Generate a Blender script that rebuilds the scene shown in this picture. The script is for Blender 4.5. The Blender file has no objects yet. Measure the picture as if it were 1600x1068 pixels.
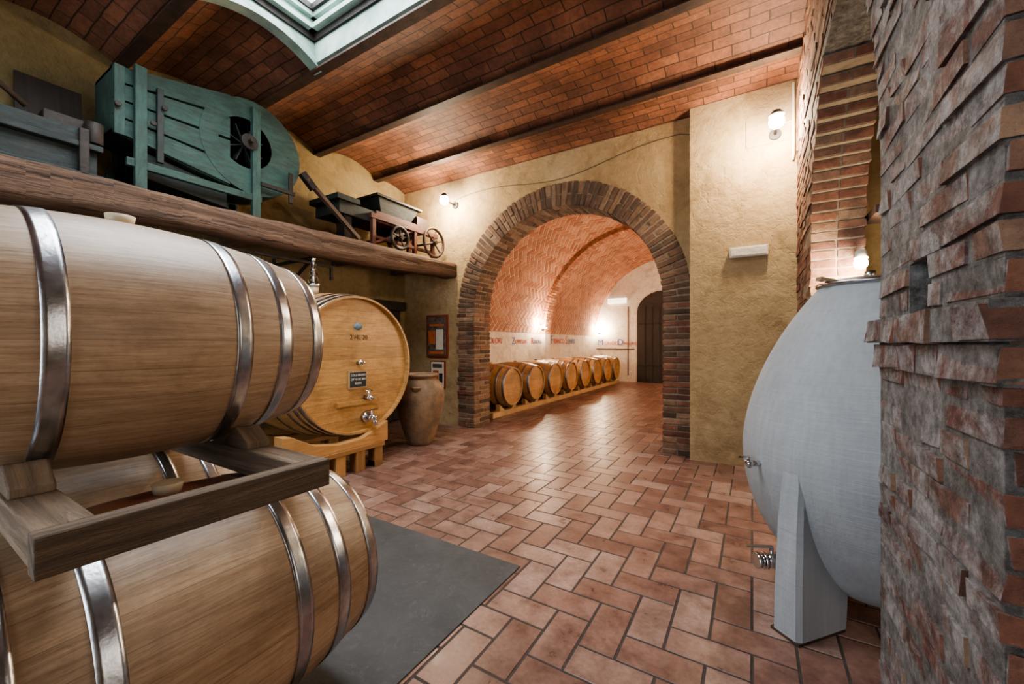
import bpy, bmesh, math, random
from mathutils import Vector, Matrix
random.seed(7)
SC=bpy.context.scene
COL=SC.collection
PI=math.pi
H=1.2

# ------------------------------------------------------------------ materials
def nm(name):
    m=bpy.data.materials.new(name); m.use_nodes=True
    nt=m.node_tree; b=nt.nodes['Principled BSDF']
    return m,nt,b
def N(nt,t,**k):
    n=nt.nodes.new(t)
    for a,v in k.items():
        if a.startswith('i_'): n.inputs[a[2:].replace('_',' ')].default_value=v
        else: setattr(n,a,v)
    return n
def L(nt,a,b): nt.links.new(a,b)
def c4(c): return (c[0],c[1],c[2],1)
def coords(nt,coord,stretch):
    tc=N(nt,'ShaderNodeTexCoord'); mp=N(nt,'ShaderNodeMapping')
    mp.inputs['Scale'].default_value=stretch
    L(nt,tc.outputs[coord],mp.inputs['Vector']); return mp.outputs['Vector']
def noise(nt,vec,scale,detail=6,rough=.6,dist=0):
    n=N(nt,'ShaderNodeTexNoise'); n.inputs['Scale'].default_value=scale; n.inputs['Detail'].default_value=detail
    n.inputs['Roughness'].default_value=rough; n.inputs['Distortion'].default_value=dist
    L(nt,vec,n.inputs['Vector']); return n.outputs['Fac']
def ramp(nt,fac,stops):
    r=N(nt,'ShaderNodeValToRGB'); e=r.color_ramp.elements
    while len(e)<len(stops): e.new(.5)
    for i,(p,c) in enumerate(stops):
        e[i].position=p; e[i].color=c4(c) if len(c)==3 else c
    L(nt,fac,r.inputs['Fac']); return r.outputs['Color']
def mix(nt,fac,a,b,mode='MIX'):
    m=N(nt,'ShaderNodeMix',data_type='RGBA',blend_type=mode)
    for sock,v in ((0,fac),(6,a),(7,b)):
        if isinstance(v,(int,float)): m.inputs[sock].default_value=v
        elif isinstance(v,tuple): m.inputs[sock].default_value=c4(v)
        else: L(nt,v,m.inputs[sock])
    return m.outputs[2]
def mth(nt,op,a,b=None,c=None):
    m=N(nt,'ShaderNodeMath',operation=op)
    for i,v in enumerate((a,b,c)):
        if v is None: continue
        if isinstance(v,(int,float)): m.inputs[i].default_value=v
        else: L(nt,v,m.inputs[i])
    return m.outputs[0]
def bump(nt,b,h,strength,dist=.01,prev=None):
    n=N(nt,'ShaderNodeBump'); n.inputs['Strength'].default_value=strength; n.inputs['Distance'].default_value=dist
    L(nt,h,n.inputs['Height'])
    if prev: L(nt,prev,n.inputs['Normal'])
    L(nt,n.outputs['Normal'],b.inputs['Normal']); return n.outputs['Normal']
def rnd(nt):
    a=N(nt,'ShaderNodeAttribute',attribute_name='rnd'); return a.outputs['Fac']

def simple(name,c1,c2=None,scale=5,rough=.6,metal=0,bs=.15,bscale=40,stretch=(1,1,1),coord='Object',lo=.35,hi=.65,userand=0,spec=.5):
    m,nt,b=nm(name); c2=c2 or tuple(x*.75 for x in c1)
    v=coords(nt,coord,stretch); f=noise(nt,v,scale)
    col=ramp(nt,f,[(lo,c1),(hi,c2)])
    if userand:
        r=rnd(nt); k=ramp(nt,r,[(0,(1-userand,)*3),(1,(1+userand*.3,)*3)]); col=mix(nt,1.0,col,k,'MULTIPLY')
    L(nt,col,b.inputs['Base Color']); b.inputs['Roughness'].default_value=rough; b.inputs['Metallic'].default_value=metal
    b.inputs['Specular IOR Level'].default_value=spec
    if bs: bump(nt,b,noise(nt,v,bscale),bs)
    return m
def emis(name,c,s):
    m,nt,b=nm(name); b.inputs['Base Color'].default_value=c4(c)
    b.inputs['Emission Color'].default_value=c4(c); b.inputs['Emission Strength'].default_value=s; return m

def plaster(name,c1,c2,c3,crack=.35):
    m,nt,b=nm(name); v=coords(nt,'Object',(1,1,1))
    big=noise(nt,v,1.3,5,.6,.4); fine=noise(nt,v,14,8,.7)
    col=ramp(nt,big,[(.3,c1),(.55,c2),(.75,c3)])
    col=mix(nt,.5,col,ramp(nt,fine,[(.3,(.55,.52,.48)),(.7,(1,1,1))]),'MULTIPLY')
    st=noise(nt,v,3.2,9,.7,.6); col=mix(nt,.6,col,ramp(nt,st,[(.33,(.55,.50,.45)),(.5,(1,1,1))]),'MULTIPLY')
    L(nt,col,b.inputs['Base Color']); b.inputs['Roughness'].default_value=.85
    vo=N(nt,'ShaderNodeTexVoronoi',feature='DISTANCE_TO_EDGE'); vo.inputs['Scale'].default_value=3.5
    nz=N(nt,'ShaderNodeTexNoise'); nz.inputs['Scale'].default_value=3; nz.inputs['Detail'].default_value=6; L(nt,v,nz.inputs['Vector'])
    ad=N(nt,'ShaderNodeVectorMath',operation='ADD'); L(nt,v,ad.inputs[0]); L(nt,nz.outputs['Color'],ad.inputs[1]); L(nt,ad.outputs[0],vo.inputs['Vector'])
    cr=mth(nt,'MINIMUM',mth(nt,'MULTIPLY',vo.outputs['Distance'],14),1)
    p=bump(nt,b,cr,crack,.006)
    p=bump(nt,b,noise(nt,v,5,8,.65),.7,.035,p)
    bump(nt,b,noise(nt,v,60,4),.3,.004,p)
    return m
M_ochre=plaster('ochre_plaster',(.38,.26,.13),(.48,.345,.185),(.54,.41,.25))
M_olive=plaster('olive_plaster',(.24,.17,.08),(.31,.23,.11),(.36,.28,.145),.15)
M_white=plaster('white_plaster',(.74,.67,.57),(.80,.73,.64),(.84,.79,.72),.05)

def brickmat(name,stops,mott,wash=None,washlo=.45,washhi=.6,bs=.6,rough=.85,spots=(.05,.03,.02)):
    m,nt,b=nm(name); v=coords(nt,'Object',(1,1,1))
    col=ramp(nt,rnd(nt),stops)
    n1=noise(nt,v,18,8,.7); col=mix(nt,mott,col,ramp(nt,n1,[(.3,(.35,.33,.32)),(.6,(1,1,1)),(.8,(1.25,1.2,1.15))]),'MULTIPLY')
    n3=noise(nt,v,4,5,.6); col=mix(nt,ramp(nt,n3,[(.55,(0,0,0)),(.75,(.7,.7,.7))]),col,spots)
    if wash:
        n2=noise(nt,v,6.5,12,.75,.4)
        col=mix(nt,ramp(nt,n2,[(washlo,(0,0,0)),(washhi,(.95,.95,.95))]),col,wash)
        n4=noise(nt,v,28,7,.75); col=mix(nt,.9,col,ramp(nt,n4,[(.34,(.30,.28,.27)),(.6,(1.1,1.1,1.1))]),'MULTIPLY')
    L(nt,col,b.inputs['Base Color']); b.inputs['Roughness'].default_value=rough
    p=bump(nt,b,noise(nt,v,11,8,.75),bs,.03); bump(nt,b,noise(nt,v,60,6,.75),.7,.008,p)
    return m
BR=[(0,(.12,.055,.035)),(.3,(.21,.085,.054)),(.6,(.28,.125,.075)),(.85,(.25,.145,.095)),(1,(.37,.23,.145))]
M_brick=brickmat('old_brick',BR,.8)
M_brickd=brickmat('arch_brick',[(0,(.08,.05,.035)),(.35,(.15,.085,.055)),(.7,(.21,.12,.075)),(1,(.29,.19,.12))],.7)
M_brickw=brickmat('whitewashed_brick',[(0,(.13,.05,.038)),(.5,(.20,.08,.058)),(1,(.22,.125,.09))],.6,(.34,.32,.31),.43,.57,1.0,spots=(.10,.088,.08))
M_mortar=brickmat('lime_mortar',[(0,(.26,.20,.14)),(1,(.34,.27,.20))],.6)
M_mortarw=brickmat('grey_mortar',[(0,(.14,.125,.11)),(1,(.20,.18,.165))],.8,(.30,.285,.275),.44,.62,1.0,spots=(.11,.10,.09))
M_vaultb=brickmat('vault_brick',[(0,(.33,.12,.06)),(.5,(.44,.18,.10)),(1,(.54,.26,.16))],.4,spots=(.30,.13,.07),bs=.3)
M_vaultm=simple('vault_mortar',(.80,.70,.56),(.62,.52,.40),9,.9)

def tilemat():
    m,nt,b=nm('terracotta_tile'); v=coords(nt,'Object',(1,1,1))
    col=ramp(nt,rnd(nt),[(0,(.145,.072,.054)),(.4,(.20,.106,.08)),(.75,(.245,.142,.11)),(1,(.285,.182,.147))])
    n=noise(nt,v,7,8,.7); col=mix(nt,.9,col,ramp(nt,n,[(.3,(.48,.44,.43)),(.5,(.95,.95,.95)),(.7,(1.4,1.47,1.52))]),'MULTIPLY')
    n2=noise(nt,v,45,4,.7); col=mix(nt,.5,col,ramp(nt,n2,[(.35,(.6,.6,.6)),(.65,(1.2,1.2,1.2))]),'MULTIPLY')
    L(nt,col,b.inputs['Base Color'])
    r=ramp(nt,n,[(.3,(.24,)*3),(.7,(.46,)*3)]); L(nt,r,b.inputs['Roughness'])
    bump(nt,b,noise(nt,v,14,6),.3,.006); return m
M_tile=tilemat()
M_grout=simple('grout',(.035,.027,.023),(.06,.047,.038),20,.9)

def ceilmat():
    m,nt,b=nm('brick_ceiling'); v=coords(nt,'Object',(1,1,1))
    nz=N(nt,'ShaderNodeTexNoise'); nz.inputs['Scale'].default_value=3; L(nt,v,nz.inputs['Vector'])
    sc=N(nt,'ShaderNodeVectorMath',operation='SCALE'); L(nt,nz.outputs['Color'],sc.inputs[0]); sc.inputs['Scale'].default_value=.03
    ad=N(nt,'ShaderNodeVectorMath',operation='ADD'); L(nt,v,ad.inputs[0]); L(nt,sc.outputs[0],ad.inputs[1])
    br=N(nt,'ShaderNodeTexBrick'); L(nt,ad.outputs[0],br.inputs['Vector'])
    for k,val in (('Color1',(.27,.112,.06,1)),('Color2',(.15,.062,.038,1)),('Mortar',(.06,.033,.022,1)),('Scale',1.0),('Mortar Size',.005),('Mortar Smooth',.3),('Bias',-.1),('Brick Width',.27),('Row Height',.092)):
        br.inputs[k].default_value=val
    n=noise(nt,v,2.2,8,.7); col=mix(nt,.9,br.outputs['Color'],ramp(nt,n,[(.3,(.40,.36,.34)),(.55,(1,1,1)),(.75,(1.5,1.45,1.4))]),'MULTIPLY')
    n2=noise(nt,v,30,5,.7); col=mix(nt,.6,col,ramp(nt,n2,[(.3,(.5,.5,.5)),(.7,(1.3,1.3,1.3))]),'MULTIPLY')
    L(nt,col,b.inputs['Base Color']); b.inputs['Roughness'].default_value=.7
    inv=mth(nt,'SUBTRACT',1,br.outputs['Fac']); p=bump(nt,b,inv,.8,.012); bump(nt,b,noise(nt,v,25,6),.5,.01,p); return m
M_ceil=ceilmat()

def wood(name,c1,c2,rough=.5,fr=1.0,bs=.2,crack=0,var=.35):
    """UV: u along the grain, v across, metres"""
    m,nt,b=nm(name); v=coords(nt,'UV',(1.3*fr,26*fr,1))
    g=noise(nt,v,1.6,8,.65,.6); col=ramp(nt,g,[(.3,c1),(.7,c2)])
    v2=coords(nt,'UV',(2,3,1)); col=mix(nt,.6,col,ramp(nt,noise(nt,v2,2,5),[(.3,(.6,.58,.55)),(.7,(1.15,1.15,1.15))]),'MULTIPLY')
    col=mix(nt,1.0,col,ramp(nt,rnd(nt),[(0,(1-var,)*3),(1,(1.1,)*3)]),'MULTIPLY')
    if crack:
        v3=coords(nt,'UV',(.9,16,1)); k=noise(nt,v3,2.2,6,.7,1)
        kk=ramp(nt,k,[(.36,(.12,.1,.09)),(.44,(1,1,1))]); col=mix(nt,crack,col,kk,'MULTIPLY')
    L(nt,col,b.inputs['Base Color']); b.inputs['Roughness'].default_value=rough
    p=bump(nt,b,g,bs,.006)
    if crack: bump(nt,b,k,.9,.03,p)
    return m
M_pine=wood('rack_pine',(.15,.105,.072),(.31,.225,.155),.75,1,.5,.3)
M_pineL=wood('rack_pale',(.40,.26,.13),(.52,.36,.20),.6)
M_stand=wood('stand_wood',(.32,.16,.055),(.48,.26,.10),.5)
M_beam=wood('old_oak_beam',(.08,.044,.027),(.235,.135,.082),.75,.7,.6,.9)
M_door=wood('dark_door_wood',(.03,.022,.016),(.06,.04,.028),.6)
def paintwood(name,c,c2,chip,plank=0):
    m,nt,b=nm(name); v=coords(nt,'UV',(2,9,1)); g=noise(nt,v,3,9,.72,.5)
    col=ramp(nt,g,[(.3,c2),(.55,c)]); v2=coords(nt,'UV',(1.5,14,1))
    col=mix(nt,ramp(nt,noise(nt,v2,3.5,9,.75),[(.54,(0,0,0)),(.62,(.9,.9,.9))]),col,chip)
    v3=coords(nt,'UV',(1,1,1)); col=mix(nt,.7,col,ramp(nt,noise(nt,v3,3.5,7,.7),[(.35,(.35,.34,.33)),(.6,(1,1,1))]),'MULTIPLY')
    L(nt,col,b.inputs['Base Color']); b.inputs['Roughness'].default_value=.7; bump(nt,b,g,.6,.01); return m
M_teal=paintwood('teal_paint',(.040,.092,.076),(.018,.046,.039),(.055,.04,.028))
M_red=paintwood('rust_red_paint',(.15,.045,.03),(.06,.028,.022),(.06,.035,.025))
M_slate=paintwood('blue_grey_paint',(.028,.040,.038),(.015,.019,.019),(.05,.033,.024))

def oak(name,c1,c2,c3,lines=.85,rough=.42,stain=None):
    """UV: u = stave index, v = metres along barrel"""
    m,nt,b=nm(name)
    tc=N(nt,'ShaderNodeTexCoord'); sp=N(nt,'ShaderNodeSeparateXYZ'); L(nt,tc.outputs['UV'],sp.inputs[0])
    u=sp.outputs[0]; fl=mth(nt,'FLOOR',u); fr=mth(nt,'FRACT',u)
    wn=N(nt,'ShaderNodeTexWhiteNoise',noise_dimensions='1D'); L(nt,mth(nt,'ADD',fl,3.3),wn.inputs['W'])
    cb=N(nt,'ShaderNodeCombineXYZ'); L(nt,mth(nt,'MULTIPLY',u,2.2),cb.inputs[0]); L(nt,mth(nt,'MULTIPLY',sp.outputs[1],2.2),cb.inputs[1]); L(nt,mth(nt,'MULTIPLY',wn.outputs['Value'],30),cb.inputs[2])
    g=noise(nt,cb.outputs[0],2.4,9,.62,.5)
    cb2=N(nt,'ShaderNodeCombineXYZ'); L(nt,mth(nt,'MULTIPLY',u,11),cb2.inputs[0]); L(nt,mth(nt,'MULTIPLY',sp.outputs[1],3),cb2.inputs[1]); L(nt,wn.outputs['Value'],cb2.inputs[2])
    g2=noise(nt,cb2.outputs[0],2,5,.6,.2)
    # short medullary flecks
    cb3=N(nt,'ShaderNodeCombineXYZ'); L(nt,mth(nt,'MULTIPLY',u,9),cb3.inputs[0]); L(nt,mth(nt,'MULTIPLY',sp.outputs[1],22),cb3.inputs[1]); L(nt,wn.outputs['Value'],cb3.inputs[2])
    g3=noise(nt,cb3.outputs[0],2,3,.6,.2)
    col=ramp(nt,g,[(.3,c1),(.5,c2),(.7,c3)])
    col=mix(nt,.5,col,ramp(nt,g2,[(.35,(.66,.62,.58)),(.65,(1.1,1.1,1.1))]),'MULTIPLY')
    col=mix(nt,.5,col,ramp(nt,g3,[(.36,(.72,.68,.64)),(.46,(1,1,1))]),'MULTIPLY')
    vo=coords(nt,'Object',(1,1,1)); st=noise(nt,vo,2.6,8,.7,.3)
    col=mix(nt,.8,col,ramp(nt,st,[(.34,(.58,.53,.49)),(.55,(1,1,1))]),'MULTIPLY')
    col=mix(nt,1.0,col,ramp(nt,wn.outputs['Value'],[(0,(.84,.81,.78)),(1,(1.06,1.05,1.04))]),'MULTIPLY')
    d=mth(nt,'ABSOLUTE',mth(nt,'SUBTRACT',fr,.5)); ln=mth(nt,'GREATER_THAN',d,.488)
    col=mix(nt,mth(nt,'MULTIPLY',ln,lines),col,tuple(x*.35 for x in c1))
    if stain:
        vd=N(nt,'ShaderNodeVectorMath',operation='DISTANCE'); L(nt,tc.outputs['Object'],vd.inputs[0]); vd.inputs[1].default_value=stain
        dd=mth(nt,'ADD',vd.outputs['Value'],mth(nt,'MULTIPLY',noise(nt,vo,9,7,.7),.16))
        col=mix(nt,ramp(nt,dd,[(.19,(.75,.75,.75)),(.27,(0,0,0))]),col,(.26,.085,.075))
    L(nt,col,b.inputs['Base Color']); b.inputs['Roughness'].default_value=rough
    p=bump(nt,b,mth(nt,'SUBTRACT',1,ln),.35,.003); bump(nt,b,g2,.2,.003,p); return m
OC=((.32,.215,.135),(.41,.29,.19),(.50,.375,.26))
M_oak=oak('new_oak',*OC,.55,.45)
M_oaks=oak('wine_stained_oak',*OC,.55,.45,(-1.36,.47,.80))
M_cask=oak('golden_oak',(.36,.19,.065),(.46,.26,.095),(.53,.33,.14),.7,.40)
M_oak2=oak('cellar_oak',(.40,.23,.10),(.50,.31,.145),(.58,.385,.20),.6)
M_steel=simple('galvanised_steel',(.60,.60,.61),(.33,.33,.35),14,.27,1,.08,50)
M_steeld=simple('dull_hoop_steel',(.40,.40,.41),(.26,.26,.27),12,.38,1,.05,60)
M_chrome=simple('chrome',(.7,.7,.71),(.55,.55,.56),10,.16,1,0)
M_iron=simple('black_iron',(.03,.027,.025),(.05,.04,.035),20,.6,.6,.3)
M_rust=simple('rusty_steel',(.045,.03,.025),(.09,.05,.035),8,.6,.3,.3)
M_dark=simple('void_shade',(.008,.007,.006),None,5,.9,0,0)  # near-black colour painted in for the shade inside holes and openings
def slabmat():
    m,nt,b=nm('grey_floor_slab'); v=coords(nt,'Object',(1,1,1))
    col=ramp(nt,noise(nt,v,3.2,10,.7,.3),[(.3,(.030,.032,.034)),(.7,(.066,.068,.071))])
    s=ramp(nt,noise(nt,v,7,12,.85,2.5),[(.54,(0,0,0)),(.66,(.6,.6,.6))]); col=mix(nt,s,col,(.13,.135,.14))
    L(nt,col,b.inputs['Base Color']); b.inputs['Roughness'].default_value=.6; bump(nt,b,noise(nt,v,30,9,.75),.6,.008); return m
M_mat=slabmat()
def concmat():
    m,nt,b=nm('egg_concrete'); v=coords(nt,'Object',(1,1,1)); vs=coords(nt,'Object',(40,40,2.0)); vh=coords(nt,'Object',(2,2,55))
    col=ramp(nt,noise(nt,v,2.5,7,.6),[(.3,(.25,.262,.272)),(.7,(.325,.337,.347))])
    col=mix(nt,.4,col,ramp(nt,noise(nt,vs,1.2,4),[(.3,(.75,.75,.75)),(.7,(1.1,1.1,1.1))]),'MULTIPLY')
    L(nt,col,b.inputs['Base Color']); b.inputs['Roughness'].default_value=.75
    p=bump(nt,b,noise(nt,vs,1.2,4),.35,.006); p=bump(nt,b,noise(nt,vh,1.2,4),.35,.006,p); bump(nt,b,noise(nt,v,60,6,.7),.3,.005,p); return m
M_conc=concmat()
M_bung=simple('silicone_bung',(.60,.50,.36),None,6,.5,0,0)
M_pot=simple('aged_terracotta_jar',(.27,.17,.10),(.13,.09,.06),7,.8,0,.6,30)
M_skyf=simple('pale_green_frame',(.40,.50,.44),(.20,.28,.24),5,.6,0,.25,30)
M_plastic=simple('white_plastic',(.66,.62,.54),None,3,.4,0,0)
M_slateb=simple('chalkboard',(.015,.018,.02),(.03,.033,.035),12,.7,0,0)
M_chalk=emis('chalk',(.75,.75,.72),0)
M_ink=simple('burnt_stamp',(.10,.05,.02),None,5,.7,0,0)
M_blue=simple('blue_stamp',(.10,.18,.25),(.2,.25,.25),40,.6,0,0)
M_redt=simple('red_lettering',(.55,.05,.04),None,5,.6,0,0)
M_bluet=simple('blue_lettering',(.06,.12,.35),None,5,.6,0,0)
M_frame=simple('poster_frame_red',(.25,.05,.03),None,10,.5,0,0)
M_paper=simple('poster_paper',(.75,.70,.60),(.65,.6,.5),10,.7,0,0)
M_pdark=simple('poster_image_dark',(.05,.04,.04),(.22,.16,.12),14,.6,0,0)
M_orange=simple('poster_ink_orange',(.6,.2,.04),(.45,.08,.05),14,.6,0,0)
M_cable=simple('cable_grey',(.12,.09,.06),None,5,.6,0,0)
M_line=simple('brown_conduit',(.10,.05,.03),None,5,.6,0,0)
M_bulb=emis('lamp_bulb',(1,.92,.78),260)
mg,ntg,bg=nm('clear_glass'); bg.inputs['Transmission Weight'].default_value=1; bg.inputs['Roughness'].default_value=.02; M_glass=mg

# ------------------------------------------------------------------ mesh builder
class MB:
    def __init__(s):
        s.bm=bmesh.new(); s.uv=s.bm.loops.layers.uv.new('UVMap'); s.rl=s.bm.loops.layers.float_color.new('rnd'); s.mats=[]
    def mi(s,m):
        if m not in s.mats: s.mats.append(m)
        return s.mats.index(m)
    def face(s,vs,mat,uvs=None,r=.5,smooth=False):
        try: f=s.bm.faces.new(vs)
        except ValueError: return None
        f.material_index=s.mi(mat); f.smooth=smooth
        for i,l in enumerate(f.loops):
            l[s.rl]=(r,r,r,1)
            if uvs: l[s.uv].uv=uvs[i]
        return f
    def box(s,c,d,mat,M=None,r=None,jit=0,fm=None):
        r=random.random() if r is None else r
        a=max(range(3),key=lambda i:d[i]); o=[i for i in range(3) if i!=a]
        ou,ov=random.random()*9,random.random()*9
        loc=[]; vs=[]
        for x in (-.5,.5):
            for y in (-.5,.5):
                for z in (-.5,.5):
                    p=Vector((x*d[0],y*d[1],z*d[2])); loc.append(p.copy())
                    if jit: p+=Vector([random.uniform(-jit,jit) for _ in range(3)])
                    if M is not None: p=M@p
                    vs.append(s.bm.verts.new(Vector(c)+p))
        for k,idx in enumerate(((0,1,3,2),(4,6,7,5),(0,4,5,1),(2,3,7,6),(0,2,6,4),(1,5,7,3))):
            mm=fm[k] if fm and fm.get(k) else mat if not fm else fm.get(k,mat)
            s.face([vs[i] for i in idx],mm,[(loc[i][a]+ou,loc[i][o[0]]+loc[i][o[1]]+ov) for i in idx],r)
    def bx(s,x0,x1,y0,y1,z0,z1,mat,**k):
        s.box(((x0+x1)/2,(y0+y1)/2,(z0+z1)/2),(x1-x0,y1-y0,z1-z0),mat,**k)
    def beam(s,p0,p1,w,h,mat,**k):
        p0,p1=Vector(p0),Vector(p1); d=p1-p0; q=d.to_track_quat('X','Z').to_matrix()
        s.box((p0+p1)/2,(d.length,w,h),mat,M=q,**k)
    def lathe(s,prof,mat,T=Matrix.Identity(4),seg=48,un=30,smooth=True,cap=True,r=.5):
        rings=[]
        for (rr,z) in prof:
            rings.append([s.bm.verts.new(T@Vector((rr*math.cos(2*PI*i/seg),rr*math.sin(2*PI*i/seg),z))) for i in range(seg)])
        ln=0
        for j in range(len(prof)-1):
            dl=math.hypot(prof[j+1][0]-prof[j][0],prof[j+1][1]-prof[j][1])
            for i in range(seg):
                k=(i+1)%seg; u0,u1=un*i/seg,un*(i+1)/seg
                s.face([rings[j][i],rings[j][k],rings[j+1][k],rings[j+1][i]],mat,[(u0,ln),(u1,ln),(u1,ln+dl),(u0,ln+dl)],r,smooth)
            ln+=dl
        if cap:
            for ring,rv,pr in ((rings[0],True,prof[0]),(rings[-1],False,prof[-1])):
                if pr[0]>1e-4:
                    vv=ring[::-1] if rv else ring
                    n=len(vv); idx=list(range(n))[::-1] if rv else list(range(n))
                    s.face(vv,mat,[(pr[0]*math.cos(2*PI*i/seg)/.09+.5,pr[0]*math.sin(2*PI*i/seg)) for i in idx],r,False)
    def cyl(s,p0,p1,r0,mat,r1=None,seg=16,**k):
        p0,p1=Vector(p0),Vector(p1); d=p1-p0
        T=Matrix.Translation(p0)@d.to_track_quat('Z','Y').to_matrix().to_4x4()
        s.lathe([(r0,0),(r0 if r1 is None else r1,d.length)],mat,T,seg,**k)
    def ball(s,c,r,mat,seg=16,sz=1):
        s.lathe([(max(1e-5,r*math.sin(PI*i/10)),-r*sz*math.cos(PI*i/10)) for i in range(11)],mat,Matrix.Translation(c),seg,cap=False)
    def prism(s,poly,x0,x1,mat,axis='X',r=None,smooth=False):
        """poly in the two other axes"""
        r=random.random() if r is None else r
        def P(a,b,x): return (x,a,b) if axis=='X' else ((a,x,b) if axis=='Y' else (a,b,x))
        A=[s.bm.verts.new(P(a,b,x0)) for a,b in poly]; B=[s.bm.verts.new(P(a,b,x1)) for a,b in poly]
        s.face(A,mat,list(poly),r); s.face(B[::-1],mat,list(poly)[::-1],r)
        n=len(poly)
        for i in range(n):
            k=(i+1)%n; a,b=poly[i],poly[k]; l=math.hypot(a[0]-b[0],a[1]-b[1])
            s.face([A[i],A[k],B[k],B[i]],mat,[(0,x0),(l,x0),(l,x1),(0,x1)],r,smooth)
    def torus(s,c,R,r,mat,axis='X',seg=32,sub=8):
        c=Vector(c); rings=[]
        for i in range(seg):
            t=2*PI*i/seg; rg=[]
            for j in range(sub):
                q=2*PI*j/sub; a=(R+r*math.cos(q)); p=(a*math.cos(t),a*math.sin(t),r*math.sin(q))
                v={'X':(p[2],p[0],p[1]),'Y':(p[0],p[2],p[1]),'Z':p}[axis]
                rg.append(s.bm.verts.new(c+Vector(v)))
            rings.append(rg)
        for i in range(seg):
            for j in range(sub):
                k,l=(i+1)%seg,(j+1)%sub
                s.face([rings[i][j],rings[k][j],rings[k][l],rings[i][l]],mat,None,.5,True)
    def fin(s,name,bevel=0,parent=None,seg=2,recalc=True):
        if recalc: bmesh.ops.recalc_face_normals(s.bm,faces=s.bm.faces)
        me=bpy.data.meshes.new(name); s.bm.to_mesh(me); s.bm.free()
        for m in s.mats: me.materials.append(m)
        o=bpy.data.objects.new(name,me); COL.objects.link(o)
        if bevel:
            b=o.modifiers.new('bevel','BEVEL'); b.width=bevel; b.segments=seg; b.limit_method='ANGLE'; b.angle_limit=.7
        if parent: o.parent=parent
        return o

def text(body,size,loc,rot,mat,parent,name,align='LEFT',ext=.002):
    cu=bpy.data.curves.new(name,'FONT'); cu.body=body; cu.size=size; cu.extrude=ext; cu.align_x=align
    cu.materials.append(mat); o=bpy.data.objects.new(name,cu); o.location=loc; o.rotation_euler=rot; COL.objects.link(o)
    if parent: o.parent=parent
    return o
def curve(name,pts,r,mat,parent=None):
    cu=bpy.data.curves.new(name,'CURVE'); cu.dimensions='3D'; cu.bevel_depth=r; cu.materials.append(mat)
    sp=cu.splines.new('POLY'); sp.points.add(len(pts)-1)
    for i,p in enumerate(pts): sp.points[i].co=(*p,1)
    o=bpy.data.objects.new(name,cu); COL.objects.link(o)
    if parent: o.parent=parent
    return o

# ------------------------------------------------------------------ tiles
def herring(mb,u0,u1,v0,v1,a,gap,fmap,mat,rot=0,h=.004,clamp=False):
    cs,sn=math.cos(rot),math.sin(rot)
    cu,cv=(u0+u1)/2,(v0+v1)/2
    R=int(math.hypot(u1-u0,v1-v0)/2/a)+3 if rot else None
    if rot: rx=range(-R,R); ry=range(-R,R)
    else: rx=range(int(-(u1-u0)/2/a)-2,int((u1-u0)/2/a)+3); ry=range(int(-(v1-v0)/2/a)-2,int((v1-v0)/2/a)+3)
    for x in rx:
        for y in ry:
            c=(x-y)%4
            if c==0: w,hh=2,1
            elif c==3: w,hh=1,2
            else: continue
            mx,my=(x+w/2)*a,(y+hh/2)*a
            U,V=cu+mx*cs-my*sn, cv+mx*sn+my*cs
            if U<u0-a or U>u1+a or V<v0-a or V>v1+a: continue
            if not clamp and (U<u0 or U>u1 or V<v0 or V>v1): continue
            r=random.random(); rings=[]
            hz=random.uniform(-.0006,.0006)
            for g,zz in ((gap*.5,0),(gap*.5+.0025,h+hz)):
                pts=[]
                for px,py in ((x*a+g,y*a+g),((x+w)*a-g,y*a+g),((x+w)*a-g,(y+hh)*a-g),(x*a+g,(y+hh)*a-g)):
                    U,V=cu+px*cs-py*sn, cv+px*sn+py*cs
                    if clamp: U=min(max(U,u0),u1); V=min(max(V,v0),v1)
                    pts.append(mb.bm.verts.new(fmap(U,V,zz)))
                rings.append(pts)
            mb.face(rings[1],mat,None,r)
            for i in range(4):
                k=(i+1)%4; mb.face([rings[0][i],rings[0][k],rings[1][k],rings[1][i]],mat,None,r)

# floor
mb=MB()
herring(mb,-4.8,2.4,-3.0,12.9,.15,.008,lambda u,v,z:(u,v,z-.004),M_tile)
mb.bx(-4.9,2.5,-3.1,13,-.06,-.0025,M_grout)
mb.fin('floor',recalc=False)

# grey slab inset
mb=MB(); mb.bx(-3.9,-1.07,-1.6,1.86,-.002,.006,M_mat); mb.fin('grey_floor_mat',bevel=.002)

# ------------------------------------------------------------------ bricks helpers
def voussoirs(mb,xc,zc,r0,r1,y0,y1,n,mat,a0=0,a1=PI,mode=0,jit=.004):
    for i in range(n):
        t=a0+(a1-a0)*(i+.5)/n; da=(a1-a0)/n
        dirv=Vector((math.cos(t),0,math.sin(t)))
        Mx=Matrix.Rotation(PI/2-t,3,'Y')  # local z -> radial
        splits=[(r0,r1)] if (i%2==0 and mode==0) else [(r0,(r0+r1)/2-.006),((r0+r1)/2+.006,r1)]
        for (a,b) in splits:
            rc=(a+b)/2; w=rc*da*.76
            dep=[(y0,y0+(y1-y0)*.66-.006),(y0+(y1-y0)*.66+.006,y1)] if i%2 else [(y0,y0+(y1-y0)*.33-.006),(y0+(y1-y0)*.33+.006,y1)]
            for (ya,yb) in dep:
                ya2=ya+(random.uniform(-.006,.004) if ya==y0 else 0)
                mb.box((xc+rc*dirv.x+0,(ya2+yb)/2,zc+rc*dirv.z+random.uniform(-.002,.002)),(w,yb-ya2,b-a-.004+random.uniform(-.008,.008)),mat,M=Mx,jit=jit)
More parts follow.
